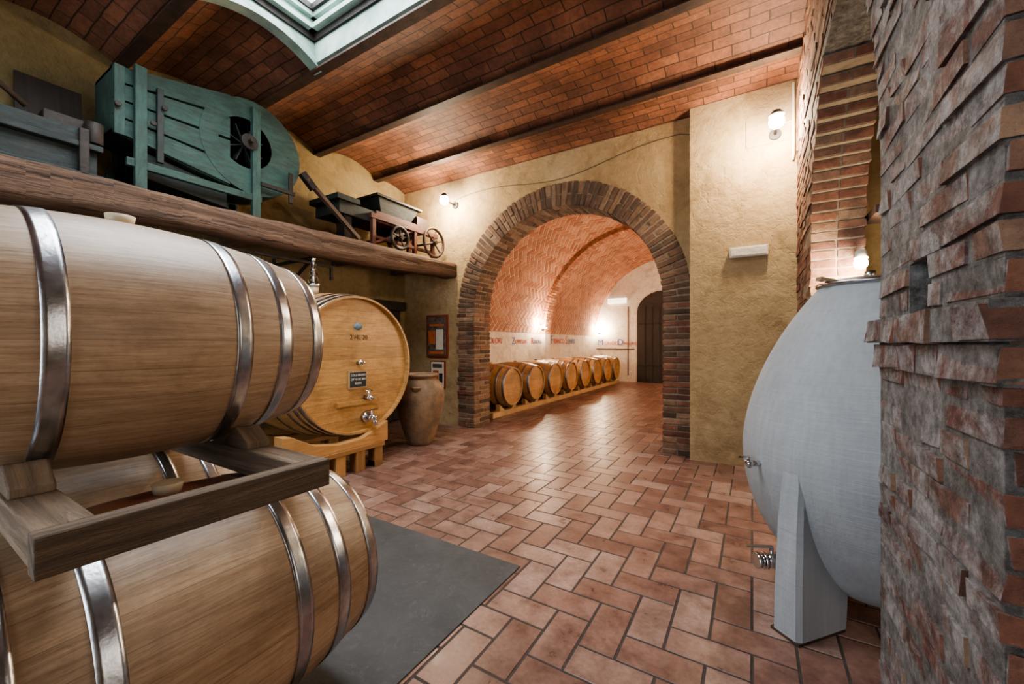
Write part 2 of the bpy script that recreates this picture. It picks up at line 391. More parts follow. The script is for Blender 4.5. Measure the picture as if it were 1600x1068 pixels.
def ringcore(mb,xc,zc,r0,r1,y0,y1,mat,n=48,a0=0,a1=PI):
    for i in range(n):
        t0=a0+(a1-a0)*i/n; t1=a0+(a1-a0)*(i+1)/n
        P=[(xc+r*math.cos(t),zc+r*math.sin(t)) for r,t in ((r0,t0),(r1,t0),(r1,t1),(r0,t1))]
        mb.prism(P,y0,y1,mat,'Y',r=.5)
def arch_cols(mb,xc,r,zs,y0,y1,top,mat,n=48):
    for i in range(n):
        t0=PI*i/n; t1=PI*(i+1)/n
        xa,xb=xc+r*math.cos(t0),xc+r*math.cos(t1)
        mb.prism([(xb,zs+r*math.sin(t1)),(xa,zs+r*math.sin(t0)),(xa,top),(xb,top)],y0,y1,mat,'Y',r=.5)

# ------------------------------------------------------------------ arch wall (far wall of the room)
AX,AR,AZ=-2.115,1.275,1.65
YA,YB=4.6,4.97
mb=MB()
arch_cols(mb,AX,AR+.285,AZ,YA,YB,4.0,M_ochre)
mb.bx(-5.0,AX-AR-.285,YA,YB,-.02,4.0,M_ochre,r=.5)
mb.bx(AX+AR+.285,.75,4.50,YB,-.02,4.0,M_ochre,r=.5)
mb.fin('wall_back')
mb=MB()
ringcore(mb,AX,AZ,AR+.008,AR+.29,YA-.009,YB+.003,M_mortar)
voussoirs(mb,AX,AZ,AR,AR+.30,YA-.018,YB+.01,64,M_brickd)
for sgn in (-1,1):
    x0=AX+sgn*AR; x1=AX+sgn*(AR+.29)
    mb.bx(min(x0,x1)+(.008 if sgn>0 else 0),max(x0,x1)-(.008 if sgn<0 else 0),YA-.009,YB+.003,-.02,AZ,M_mortar,r=.5)
    nco=25; ch=AZ/nco
    for i in range(nco):
        z0,z1=i*ch+.007,(i+1)*ch-.007
        out=.30+random.uniform(-.02,.035)
        sp=[(0,out)] if i%2 else [(0,.14),(.152,out)]
        for a,b in sp:
            xa,xb=sorted((AX+sgn*(AR+a),AX+sgn*(AR+b)))
            dy=random.uniform(-.006,.006); mbk=random.choice((M_brickd,M_brick))
            if i%3: mb.bx(xa,xb,YA-.018+dy,YA+.11,z0,z1,mbk,jit=.004); mb.bx(xa,xb,YA+.122,YB+.01,z0,z1,mbk,jit=.004)
            else: mb.bx(xa,xb,YA-.018+dy,YA+.235,z0,z1,mbk,jit=.004); mb.bx(xa,xb,YA+.247,YB+.01,z0,z1,mbk,jit=.004)
mb.fin('brick_archway',bevel=.006)

# ------------------------------------------------------------------ left wall, back walls, side room
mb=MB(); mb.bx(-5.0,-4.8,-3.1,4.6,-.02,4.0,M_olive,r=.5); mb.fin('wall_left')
mb=MB()
mb.bx(-5,-3.6,-3.2,-3.0,-.02,4,M_ochre,r=.5); mb.bx(-.4,2.5,-3.2,-3,-.02,4,M_ochre,r=.5); mb.bx(-3.6,-.4,-3.2,-3,2.8,4,M_ochre,r=.5)
mb.fin('wall_front')
mb=MB()
for x in (-3.6,-2.55,-1.5,-.46): mb.bx(x,x+.06,-3.14,-3.06,0,2.8,M_iron)
for z in (0,1.1,2.72): mb.bx(-3.54,-.46,-3.13,-3.07,z,z+.07,M_iron)
mb.fin('door_glazed')
mb=MB(); mb.bx(2.4,2.6,-3.1,4.97,-.02,4,M_ochre,r=.5)
mb.bx(.65,2.4,4.62,4.97,-.02,4,M_ochre,r=.5)
mb.fin('wall_side_room')

# ------------------------------------------------------------------ ceiling
mb=MB()
beams=[-2.55,-1.61,-.67,.27,1.21,2.15,3.09,4.03]
SX0,SX1,SY0,SY1=-3.3,-.9,.27,2.15
ZC=3.65
def bay(x0,x1,y0,y1,rise=.14,za=ZC,zb=ZC,n=14):
    pts=[]
    for i in range(n+1):
        t=i/n; pts.append((y0+(y1-y0)*t, za+(zb-za)*t+rise*(1-(2*t-1)**2)))
    for i in range(n):
        v=[mb.bm.verts.new(p) for p in ((x0,*pts[i]),(x1,*pts[i]),(x1,*pts[i+1]),(x0,*pts[i+1]))]
        mb.face(v,M_ceil,None,.5,False)
ys=[-3.1]+beams+[4.62]
for a,b in zip(ys[:-1],ys[1:]):
    last=b>4.5; rise=.05 if last else .14; zb=3.60 if last else ZC
    if a>=SY0-.01 and b<=SY1+.01: bay(-5,SX0,a,b,rise); bay(SX1,2.5,a,b,rise)
    else: bay(-5,2.5,a,b,rise,ZC,zb)
bmesh.ops.remove_doubles(mb.bm,verts=mb.bm.verts,dist=.0005)
for f in mb.bm.faces: f.smooth=True
mb.fin('ceiling')
mb=MB()
for y in beams:
    segs=[(-4.8,.35)] if not(SY0+.1<y<SY1-.1) else [(-4.8,SX0),(SX1,.35)]
    for a,b in segs:
        mb.bx(a,b,y-.045,y+.045,3.615,3.632,M_rust); mb.bx(a,b,y-.006,y+.006,3.632,3.74,M_rust)
mb.fin('ceiling_beams')

# skylight
mb=MB()
ZT=4.12
mb.bx(SX0-.04,SX1+.04,SY1-.05,SY1+.01,3.66,ZT,M_skyf)
mb.bx(SX0-.04,SX1+.04,SY0-.01,SY0+.05,3.66,ZT,M_skyf)
for xs in (SX0,SX1):
    for a,b in ((.27,1.21),(1.21,2.15)):
        n=14
        for i in range(n):
            t0,t1=i/n,(i+1)/n
            f=lambda t:ZC-.03+.14*(1-(2*t-1)**2)
            mb.prism([(a+(b-a)*t0,f(t0)),(a+(b-a)*t1,f(t1)),(a+(b-a)*t1,ZT),(a+(b-a)*t0,ZT)],xs-.05,xs+.01,M_skyf,'X',r=.5)
            g=1 if xs<-2 else -1
            mb.prism([(a+(b-a)*t0,f(t0)-.01),(a+(b-a)*t1,f(t1)-.01),(a+(b-a)*t1,f(t1)+.05),(a+(b-a)*t0,f(t0)+.05)],xs-.07,xs+.035*g,M_skyf,'X',r=.5)
mb.bx(SX0,SX1,SY1-.12,SY1-.05,3.90,3.94,M_skyf); mb.bx(SX0+.01,SX0+.08,SY0,SY1,3.90,3.94,M_skyf)
mb.bx(SX0,SX1,SY1-.07,SY1-.05,3.84,3.90,M_iron); mb.bx(SX0+.01,SX0+.03,SY0,SY1,3.84,3.90,M_iron)
mb.bx(SX0,SX1,SY1-.09,SY1-.05,4.03,4.08,M_skyf); mb.bx(SX0+.01,SX0+.05,SY0,SY1,4.03,4.08,M_skyf)
for x in (SX0+.05,SX0+.62,SX0+1.22,SX0+1.82,SX1-.06): mb.bx(x-.015,x+.015,SY0,SY1,4.07,4.12,M_iron)
for y in (SY0+.05,1.21,SY1-.1): mb.bx(SX0,SX1,y-.015,y+.015,4.07,4.12,M_iron)
mb.fin('window_skylight',bevel=0)

# ------------------------------------------------------------------ arcade (right) wall: brick piers and arch
XA=.35; TH=.30
Y1,Y2,Y3=.973,1.72,3.52
def e1(z):
    if z<1.7: return Y1,Y1,Y2,Y3
    t=min(1,(z-1.7)/1.22); o=(Y3-Y2)/2*(1-math.sqrt(max(0,1-t*t)))
    return Y1,Y1,Y2+o,Y3-o
mb=MB()
ch=.064; z=0; row=0
random.seed(11)
while z<3.72:
    zc=z+ch/2; _,_,ea,eb=e1(zc)
    ivs=[(Y1,ea),(eb,4.5)] if zc<2.9 else [(Y1,4.5)]
    if zc>2.95: ivs[0]=(-3.0,ivs[0][1])
    else: ivs.append((-3.0,-1.0))
    hole1=1.285<zc<1.42; 
    for (a,b) in ivs:
        near = a<2 and a>0
        mm=M_mortarw if near else M_mortar
        mo=.005 if near else .007
        if near and hole1:
            mb.bx(XA+mo,XA+TH-mo,a+mo,1.29,z,z+ch,mm,r=.5); mb.bx(XA+mo,XA+TH-mo,1.44,b-mo,z,z+ch,mm,r=.5)
            mb.bx(XA+.14,XA+TH-mo,1.29,1.44,z,z+ch,M_dark,r=.5)
        else: mb.bx(XA+mo,XA+TH-mo,a+mo,b-mo,z,z+ch,mm,r=.5)
        if a<0 and zc<2.95: continue
        for w,(xa,xb) in enumerate(((XA,XA+TH*.5-.006),(XA+TH*.5+.006,XA+TH))):
            y=max(a,Y1 if a<0 else a)
            first=True
            while y<b-.02:
                ln=(.13 if (row+w)%2 else .25) if first else random.choice((.25,.25,.13,.2))
                first=False
                ye=min(y+ln,b)
                if b-ye<.06: ye=b
                if not(near and hole1 and w==0 and ye>1.29 and y<1.44):
                    dx=(random.uniform(-.003,.007))*(1 if w==0 else -1)
                    if near and random.random()<.12: dx+=.004*(1 if w==0 else -1)
                    if near and random.random()<.07: dx+=.014*(1 if w==0 else -1)
                    g=.007; dz=random.uniform(-.004,.004)
                    if near or y<1.75:
                        mb.bx(xa+(dx if w==0 else 0),xb+(dx if w else 0),y,ye-.015,z+g+dz,z+ch-g+dz,M_brickw,jit=.0055,fm={2:M_brick})
                    else:
                        mb.bx(xa+(dx if w==0 else 0),xb+(dx if w else 0),y,ye-.012,z+g,z+ch-g,M_brick,jit=.004)
                elif y<1.29-.03:
                    mb.bx(xa,xb,y,1.285,z+.006,z+ch-.006,M_brickw,jit=.004); ye=max(ye,1.445)
                y=ye
    z+=ch; row+=1
for k,(z0,z1,p) in enumerate(((1.128,1.20,.014),(1.203,1.275,.028))):
    y=Y1-p
    mb.bx(XA-p+.005,XA+TH+p-.005,Y1-p+.005,Y2+p-.005,z0+.001,z1-.001,M_mortarw,r=.5)
    while y<Y2+p:
        ye=min(y+random.choice((.13,.25,.25)),Y2+p)
        mb.bx(XA-p+random.uniform(-.003,.006),XA+TH+p,y,ye-.012,z0+.004,z1-.004,M_brickw,jit=.007,fm={2:M_brick}); y=ye
mb.fin('wall_right',bevel=.008)

# ------------------------------------------------------------------ tunnel room
TX,TR,TZ=-2.1,2.4,1.46
Ye=12.85
mb=MB()
mb.bx(TX-TR-.2,TX-TR,YB,Ye,-.02,TZ,M_white,r=.5); mb.fin('wall_cellar_left')
mb=MB(); mb.bx(TX+TR,TX+TR+.2,YB,Ye,-.02,TZ,M_white,r=.5); mb.fin('wall_cellar_right')
mb=MB(); mb.bx(TX-TR-.2,TX+TR+.2,Ye,Ye+.2,-.02,4.1,M_white,r=.5); mb.fin('wall_cellar_end')
mb=MB()
def vm(u,v,z):
    t=PI-u/TR; r=TR-z; return (TX+r*math.cos(t),v,TZ+r*math.sin(t))
herring(mb,0,PI*TR,YB,Ye,.12,.020,vm,M_vaultb,rot=PI/4,h=.006,clamp=True)
n=64
for i in range(n):
    a,b=PI*i/n,PI*(i+1)/n; r=TR+.002
    v=[mb.bm.verts.new((TX+r*math.cos(t),y,TZ+r*math.sin(t))) for t,y in ((a,YB),(b,YB),(b,Ye),(a,Ye))]
    mb.face(v,M_vaultm,None,.5)
mb.fin('ceiling_cellar_vault',recalc=False)
mb=MB()
ringcore(mb,TX,TZ,TR-.10,TR+.02,8.87,9.15,M_mortar,48)
voussoirs(mb,TX,TZ,TR-.115,TR+.0,8.86,9.16,104,M_vaultb,mode=1)
for sx in (-1,1):
    x0=TX+sx*TR; xi=x0-sx*.11
    mb.bx(min(x0,xi),max(x0,xi),8.87,9.15,0,TZ,M_white,r=.5)
mb.fin('brick_rib_arch')
mb=MB()
pts=[(-3.12,0),(-1.5,0),(-1.5,2.2)]+[(-2.31+.81*math.cos(PI*i/12),2.2+.65*math.sin(PI*i/12)) for i in range(1,12)]+[(-3.12,2.2)]
mb.prism(pts,Ye-.03,Ye,M_door,'Y',r=.5)
for i in range(7): mb.bx(-3.05+i*.22,-2.87+i*.22,Ye-.05,Ye-.03,.02,2.35,M_door)
for zz in (.5,1.8): mb.bx(-3.08,-1.55,Ye-.062,Ye-.05,zz,zz+.05,M_iron)
mb.fin('door_1')
mb=MB(); mb.bx(-4.46,-3.2,Ye-.012,Ye,1.02,1.05,M_line); mb.bx(-3.42,-3.39,Ye-.012,Ye,.2,2.4,M_line); mb.fin('trim_1')

RX=(PI/2,0,PI/2)
wt=bpy.data.objects.new('wall_lettering',None); COL.objects.link(wt)
def wline(s,y,sz=.27):
    yy=y
    for wi,w in enumerate(s.split(' ')):
        text(w[0],sz*1.35,(TX-TR+.006,yy,1.20),RX,M_bluet if wi%2==0 else M_redt,wt,'initial'); yy+=sz*.80
        text(w[1:],sz*.8,(TX-TR+.006,yy,1.215),RX,M_redt if wi%2==0 else M_bluet,wt,'word'); yy+=sz*.8*.68*len(w[1:])+.12
wline('MOSCOLORI',6.05,.21); wline('ZOPPELLA REBORA',7.45,.165); wline('FRANCO SENESI',9.4,.24)
text('M',.27,(-4.42,Ye-.01,1.17),(PI/2,0,0),M_bluet,wt,'initial'); text('ONDO',.15,(-4.19,Ye-.01,1.18),(PI/2,0,0),M_redt,wt,'word')
text("D",.27,(-3.76,Ye-.01,1.17),(PI/2,0,0),M_bluet,wt,'initial')
text("'AMORE",.12,(-3.57,Ye-.016,1.18),(PI/2,0,0),M_redt,wt,'word')

# ------------------------------------------------------------------ barrels
def rprof(z,Lh,rb,rh): return rh+(rb-rh)*(1-(abs(z)/Lh)**2.1)
def barrel(name,loc,axis,Lh,rb,rh,hoops,hw,mw,ms,nst=30,bung=True,seg=90,rec=.03,extra=None,headplank=.09):
    mb=MB()
    if axis=='Y': R=Matrix.Rotation(-PI/2,4,'X')
    else: R=Matrix.Rotation(PI/2,4,'Y')
    T=Matrix.Translation(loc)@R
    prof=[(rprof(z,Lh,rb,rh),z) for z in [Lh*(-1+2*i/24) for i in range(25)]]
    mb.lathe(prof,mw,T,seg,un=nst,cap=False)
    for sg in (-1,1):
        inner=rh-.018
        mb.lathe([(rh,sg*Lh),(inner,sg*Lh),(inner-.004,sg*(Lh-rec))],mw,T,seg,un=nst,cap=False,smooth=False)
        mb.lathe([(1e-4,sg*(Lh-rec)),(inner,sg*(Lh-rec))],mw,T,seg,un=1,cap=False,smooth=False)
    Ti=T.inverted()
    for f in mb.bm.faces:
        cs=[Ti@l.vert.co for l in f.loops]
        if all(abs(abs(c.z)-(Lh-rec))<1e-4 for c in cs):
            for l,c in zip(f.loops,cs): l[mb.uv].uv=(c.x/headplank+.5,c.y)
    for z in hoops:
        for s in (-1,1):
            za,zb=s*z-hw/2,s*z+hw/2
            pr=[]
            for i in range(5):
                zz=za+(zb-za)*i/4; pr.append((rprof(zz,Lh,rb,rh)+.003,zz))
            pr=[(pr[0][0]-.004,za)]+pr+[(pr[-1][0]-.004,zb)]
            mb.lathe(pr,ms,T,seg,cap=False)
            for q in (-.01,.01):
                a=1.1+z; p=T@Vector(((rprof(s*z,Lh,rb,rh)+.003)*math.cos(a),(rprof(s*z,Lh,rb,rh)+.003)*math.sin(a),s*z+q)); mb.ball(p,.005,ms,8)
    if bung:
        b=Vector(loc)+Vector((0,0,rb-.004)); mb.cyl(b,b+Vector((0,0,.030)),.030,M_bung,.035,24)
    if extra: extra(mb)
    return mb.fin(name)
HP=(.455,.325,.19)
barrel('wine_barrel',(-1.64,.42,1.21),'Y',.475,.352,.285,HP,.044,M_oak,M_steel)
barrel('wine_barrel',(-1.38,.45,.442),'Y',.475,.352,.285,HP,.044,M_oaks,M_steel)
barrel('wine_barrel',(-2.13,.44,.442),'Y',.475,.352,.285,HP,.044,M_oak,M_steel)
barrel('wine_barrel',(-2.38,.44,1.21),'Y',.475,.352,.285,HP,.044,M_oak,M_steel)

def rack(name,zt,xe,xs):
    mb=MB(); h=.076
    for y in (.205,.672):
        mb.bx(-2.75,xe-.045,y-.04,y+.04,zt-h,zt,M_pine)
        for xc in xs:
            for s in (-1,1):
                p=[(xc+s*.13,zt),(xc+s*.29,zt),(xc+s*.29,zt+.02),(xc+s*.22,zt+.062),(xc+s*.195,zt+.060)]
                if s<0: p=p[::-1]
                mb.prism(p,y-.035,y+.035,M_pine,'Y')
    mb.bx(xe-.045,xe,.16,.717,zt-h,zt,M_pine); mb.bx(-2.795,-2.75,.16,.717,zt-h,zt,M_pine)
    return mb.fin(name,bevel=.003)
rack('barrel_rack',.868,-1.05,(-1.64,-2.38))
rack('barrel_rack',.086,-.98,(-1.38,-2.13))

for i in range(8):
    y=5.78+.86*i
    barrel('cellar_barrel',(-3.93,y,.485),'X',.475,.375,.315,HP,.04,M_oak2,M_steeld,seg=56)
mb=MB()
for x in (-3.60,-4.26):
    mb.bx(x-.05,x+.05,5.3,12.3,0,.09,M_pineL)
    for i in range(8):
        y=5.78+.86*i
        for s in (-1,1):
            p=[(y+s*.10,.09),(y+s*.26,.09),(y+s*.26,.20)]
            if s<0:p=p[::-1]
            mb.prism(p,x-.04,x+.04,M_pineL,'X')
for i in range(9): mb.bx(-4.21,-3.65,5.32+i*.86,5.40+i*.86,.01,.07,M_pineL)
mb.fin('cellar_barrel_rack',bevel=.004)

# ------------------------------------------------------------------ big cask
CX,CY,CZ=-3.83,2.50,1.0
HX=CX+.62
def caskx(mb):
    hx=HX-.045
    mb.bx(hx,hx+.035,CY-.22,CY+.22,.62,.66,M_cask)
    mb.cyl((hx,CY+.02,1.02),(hx+.06,CY+.02,1.02),.02,M_chrome); mb.cyl((hx+.05,CY+.02,1.0),(hx+.05,CY+.02,1.05),.012,M_chrome); mb.ball((hx+.05,CY+.06,1.02),.012,M_chrome)
    mb.cyl((hx,CY+.10,.68),(hx+.09,CY+.10,.68),.022,M_chrome); mb.ball((hx+.09,CY+.10,.68),.028,M_chrome); mb.cyl((hx+.06,CY+.10,.68),(hx+.06,CY+.10,.74),.010,M_chrome)
    mb.cyl((hx+.06,CY+.06,.745),(hx+.06,CY+.14,.745),.008,M_chrome)
    mb.cyl((hx,CY+.10,.49),(hx+.05,CY+.10,.49),.05,M_chrome); mb.cyl((hx+.05,CY+.10,.49),(hx+.12,CY+.10,.49),.028,M_chrome); mb.ball((hx+.13,CY+.10,.49),.036,M_chrome)
    mb.cyl((hx+.13,CY+.10,.49),(hx+.16,CY+.10,.42),.02,M_chrome); mb.cyl((hx+.10,CY+.10,.49),(hx+.10,CY+.10,.56),.009,M_chrome); mb.beam((hx+.10,CY+.03,.565),(hx+.10,CY+.17,.565),.015,.01,M_chrome)
    mb.lathe([(1e-4,0),(.048,0),(.048,.002),(1e-4,.002)],M_blue,Matrix.Translation((hx+.001,CY+.02,1.37))@Matrix.Rotation(PI/2,4,'Y')@Matrix.Diagonal((.72,1,1,1)),28,cap=False)
    mb.bx(hx+.001,hx+.016,CY-.095,CY+.115,.775,.945,M_pineL,r=.5); mb.bx(hx+.016,hx+.02,CY-.08,CY+.10,.79,.93,M_slateb,r=.5)
cask=barrel('large_wine_cask',(CX,CY,CZ),'X',.62,.715,.655,(.595,.52,.42,.22),.05,M_cask,M_steel,nst=44,bung=False,seg=120,rec=.045,extra=caskx,headplank=.115)
hx=HX-.044
text('2 HL 20',.062,(hx+.001,CY+.03,1.245),RX,M_ink,cask,'stamp_text','CENTER',.001)
for i,s in enumerate(('COLLI BRUNO','OTTO DE 2001','ROMA')):
    text(s,.026,(hx+.0215,CY+.01,.895-.04*i),RX,M_chalk,cask,'chalk_text','CENTER',.0005)
mb=MB()
for x0 in (-3.16,-3.86,-4.40):
    for i in range(5):
        y=1.80+i*.21; mb.bx(x0-.10,x0,y,y+.10,0,.19,M_stand)
    mb.bx(x0-.11,x0+.01,1.78,2.76,.19,.235,M_stand)
    mb.prism([(1.74,.235),(2.80,.235),(2.80,.43),(2.68,.38),(2.5,.31),(2.25,.30),(2.02,.34),(1.82,.45),(1.74,.46)],x0-.11,x0+.005,M_stand,'X')
mb.bx(-4.5,-3.16,1.80,1.90,.0,.06,M_stand); mb.bx(-4.5,-3.16,2.64,2.74,.0,.06,M_stand)
mb.fin('cask_stand',bevel=.005)
mb=MB()
tx=(-3.75,2.38,1.70)
mb.cyl((tx[0],tx[1],1.706),(tx[0],tx[1],1.77),.045,M_bung,.05); mb.cyl((tx[0],tx[1],1.77),(tx[0],tx[1],1.80),.06,M_steel)
for k,(zz,r) in enumerate(((1.84,.05),(1.92,.042),(1.985,.03))): mb.ball((tx[0],tx[1],zz),r,M_glass,18)
mb.cyl((tx[0],tx[1],1.80),(tx[0],tx[1],2.03),.012,M_chrome); mb.ball((tx[0],tx[1],2.04),.022,M_chrome)
mb.fin('fermentation_airlock')

# jar
mb=MB()
pj=[(.001,0),(.135,0),(.15,.015),(.165,.06),(.21,.2),(.255,.36),(.285,.50),(.295,.58),(.285,.66),(.25,.73),(.205,.775),(.19,.79),(.195,.805),(.222,.815),(.226,.835),(.21,.845),(.18,.84),(.175,.79),(.23,.7),(.001,.60)]
mb.lathe(pj,M_pot,Matrix.Translation((-3.44,3.55,0)),48,cap=False)
for a in (.6,3.74):
    c=Vector((-3.44+.27*math.cos(a-1.57),3.55+.27*math.sin(a-1.57),.70)); mb.torus(c,.045,.013,M_pot,'Z',16,6)
mb.fin('terracotta_jar')

# posters
mb=MB(); mb.bx(-4.30,-3.88,4.575,4.6,1.0,1.64,M_frame); mb.bx(-4.27,-3.91,4.57,4.576,1.03,1.61,M_pdark,r=.5)
mb.bx(-4.23,-3.95,4.567,4.571,1.47,1.50,M_orange); mb.bx(-4.25,-4.12,4.567,4.571,1.2,1.4,M_orange); mb.bx(-4.10,-3.96,4.567,4.571,1.12,1.42,M_paper); mb.bx(-4.24,-3.95,4.567,4.571,1.05,1.09,M_orange)
mb.fin('framed_poster')
mb=MB(); mb.bx(-4.22,-3.93,4.575,4.6,.54,.95,M_frame); mb.bx(-4.20,-3.95,4.57,4.576,.56,.93,M_paper,r=.5)
mb.bx(-4.17,-3.98,4.567,4.571,.84,.90,M_pdark); mb.bx(-4.16,-4.05,4.567,4.571,.62,.8,M_orange); mb.bx(-4.04,-3.97,4.567,4.571,.62,.76,M_slateb)
mb.fin('framed_poster')

mb=MB(); mb.bx(-4.80,-4.72,3.65,4.55,1.72,1.86,M_door); mb.bx(-4.80,-4.77,3.72,4.48,0,1.72,M_door)
for i in range(5): mb.bx(-4.77,-4.755,3.73+i*.15,3.87+i*.15,.02,1.70,M_door)
mb.fin('door_2',bevel=.003)

# ------------------------------------------------------------------ shelf
def stop_(y): return 2.29+.11*max(0,min(1,(y-.3)/4.2))**.7
mb=MB(); random.seed(5)
n=60; secs=[]
for i in range(n+1):
    y=-1.2+(4.595+1.2)*i/n
    w=.11+.012*math.sin(y*3.1); h=.118+.010*math.sin(y*2.3+1)
    cx=-3.86+.015*math.sin(y*1.7); cz=stop_(y)-.118+.008*math.sin(y*1.3+.6)
    sec=[]
    for a,b in ((-1,-.75),(-.8,-1),(.75,-1),(1,-.7),(1.03,-.2),(.95,.15),(1.04,.4),(1,.75),(.7,1),(-.7,1),(-1,.8)):
        sec.append(mb.bm.verts.new((cx+a*w+random.uniform(-.006,.006),y,cz+b*h+random.uniform(-.006,.006))))
    secs.append((y,sec))
for (ya,A),(yb,B) in zip(secs[:-1],secs[1:]):
    m_=len(A); acc=0
    for j in range(m_):
        k=(j+1)%m_; l=(A[j].co-A[k].co).length
        mb.face([A[j],A[k],B[k],B[j]],M_beam,[(ya,acc),(ya,acc+l),(yb,acc+l),(yb,acc)],.7,True); acc+=l
mb.face(secs[0][1],M_beam); mb.face(secs[-1][1][::-1],M_beam)
for i in range(9):
    ya=-1.2+i*.645; yb=ya+.63
    mb.beam((-4.36,ya,stop_(ya)-.005),(-4.36,yb,stop_(yb)-.005),.86,.03,M_beam)
for y in (-.8,.6,2.0,3.3,4.3): mb.bx(-4.8,-3.96,y,y+.09,stop_(y)-.13,stop_(y)-.025,M_beam)
mb.fin('wooden_shelf')
mb=MB()
for y in (1.0,2.55):
    mb.beam((-4.79,y,2.12),(-4.0,y,2.12),.03,.03,M_iron); mb.beam((-4.79,y,1.7),(-4.05,y,2.11),.025,.025,M_iron); mb.beam((-4.785,y,1.6),(-4.785,y,2.2),.03,.02,M_iron)
mb.beam((-4.0,1.55,2.06),(-4.0,2.75,2.06),.03,.03,M_iron); mb.beam((-4.0,2.75,2.06),(-4.0,2.75,1.91),.03,.03,M_iron)
mb.fin('iron_shelf_brackets')

# ------------------------------------------------------------------ green winnowing machine
def wheel(mb,c,R,mat,sp=5,t=.018):
    mb.torus(c,R,t,mat,'X',32,8)
    mb.cyl((c[0]-.05,c[1],c[2]),(c[0]+.05,c[1],c[2]),.03,mat)
    for i in range(sp):
        a=2*PI*i/sp+.3; mb.cyl(c,(c[0],c[1]+R*math.cos(a),c[2]+R*math.sin(a)),.012,mat,.009,8)
mb=MB(); X0,X1=-4.0,-4.42
yl,yr=.985,1.75
tl,tr,bl,br=3.25,3.44,2.76,2.62
nP=4
for i in range(nP):
    a,b=i/nP+.012,(i+1)/nP-.012
    P=[(yl,bl+(tl-bl)*a),(yr,br+(tr-br)*a),(yr,br+(tr-br)*b),(yl,bl+(tl-bl)*b)]
    mb.prism(P,X0,X0-.03,M_teal,'X'); mb.prism(P,X1+.03,X1,M_teal,'X')
mb.prism([(yl+.02,bl+.02),(yr,br+.02),(yr,tr-.04),(yl+.02,tl-.04)],X0-.035,X0-.045,M_dark,'X')
mb.prism([(yl,bl),(yl,tl),(yl+.03,tl),(yl+.03,bl)],X0-.02,X1+.02,M_teal,'X')
mb.prism([(yl,tl-.03),(yr,tr-.03),(yr,tr),(yl,tl)],X0-.02,X1+.02,M_teal,'X')
mb.prism([(yl,bl),(yr,br),(yr,br+.03),(yl,bl+.03)],X0-.02,X1+.02,M_teal,'X')
fy,fz,fr=1.95,3.03,.435; hy,hz,hr=1.88,3.05,.225
n=40
def ringpts(cy,cz,r): return [(cy+r*math.cos(2*PI*i/n),cz+r*math.sin(2*PI*i/n)) for i in range(n)]
for xx in (X0+.004,X1-.004):
    O=[mb.bm.verts.new((xx,*p)) for p in ringpts(fy,fz,fr)]; I=[mb.bm.verts.new((xx,*p)) for p in ringpts(hy,hz,hr)]
    for i in range(n):
        k=(i+1)%n; po,pk=O[i].co,O[k].co; pi_,pj_=I[i].co,I[k].co
        mb.face([O[i],O[k],I[k],I[i]],M_teal,[(v.y,v.z) for v in (po,pk,pj_,pi_)],.5)
R0=[mb.bm.verts.new((X0+.004,*p)) for p in ringpts(fy,fz,fr)]; R1=[mb.bm.verts.new((X1-.004,*p)) for p in ringpts(fy,fz,fr)]
for i in range(n):
    k=(i+1)%n; mb.face([R0[i],R0[k],R1[k],R1[i]],M_teal,[(i*.07,0),(i*.07+.07,0),(i*.07+.07,.6),(i*.07,.6)],.5)
mb.cyl((X0-.28,hy,hz),(X0-.30,hy,hz),hr+.12,M_dark,seg=32)
for i in range(4):
    a=PI*i/4+.4; mb.beam((X0-.14,hy-.18*math.cos(a),hz-.18*math.sin(a)),(X0-.14,hy+.18*math.cos(a),hz+.18*math.sin(a)),.2,.012,M_slate)
mb.cyl((X0-.3,hy,hz),(X0+.12,hy,hz),.018,M_iron); mb.cyl((X0+.04,hy,hz),(X0+.07,hy,hz),.07,M_iron,seg=24)
for y in (1.13,1.95):
    for x in (X0+.025,X1-.025):
        top=3.30 if y<1.5 else 3.40
        mb.bx(x-.025,x+.025,y-.035,y+.035,2.355,top,M_teal)
mb.bx(X0,X0+.03,yl,yl+.06,2.74,3.25,M_teal)
mb.bx(X0,X0+.035,1.23,1.27,2.62,3.2,M_slate)
for x in (X0+.02,X1-.02): mb.bx(x-.02,x+.02,1.05,2.0,2.53,2.59,M_teal)
mb.bx(X0+.05,X0+.075,1.98,2.30,2.68,2.72,M_iron); mb.bx(X0+.05,X0+.07,2.24,2.28,2.6,2.9,M_iron)
for y,z in ((1.0,2.95),(1.2,2.9),(1.27,3.05)): mb.cyl((X0+.04,y,z),(X0+.06,y,z),.02,M_iron)
mb.prism([(1.15,2.50),(1.75,2.43),(1.75,2.60),(1.15,2.70)],X0-.06,X1+.06,M_slate,'X')
mb.fin('winnowing_machine',bevel=.004)
mb=MB(); mb.beam((-4.62,.80,2.345),(-4.74,.80,3.25),.35,.03,M_door); mb.fin('old_wooden_board')

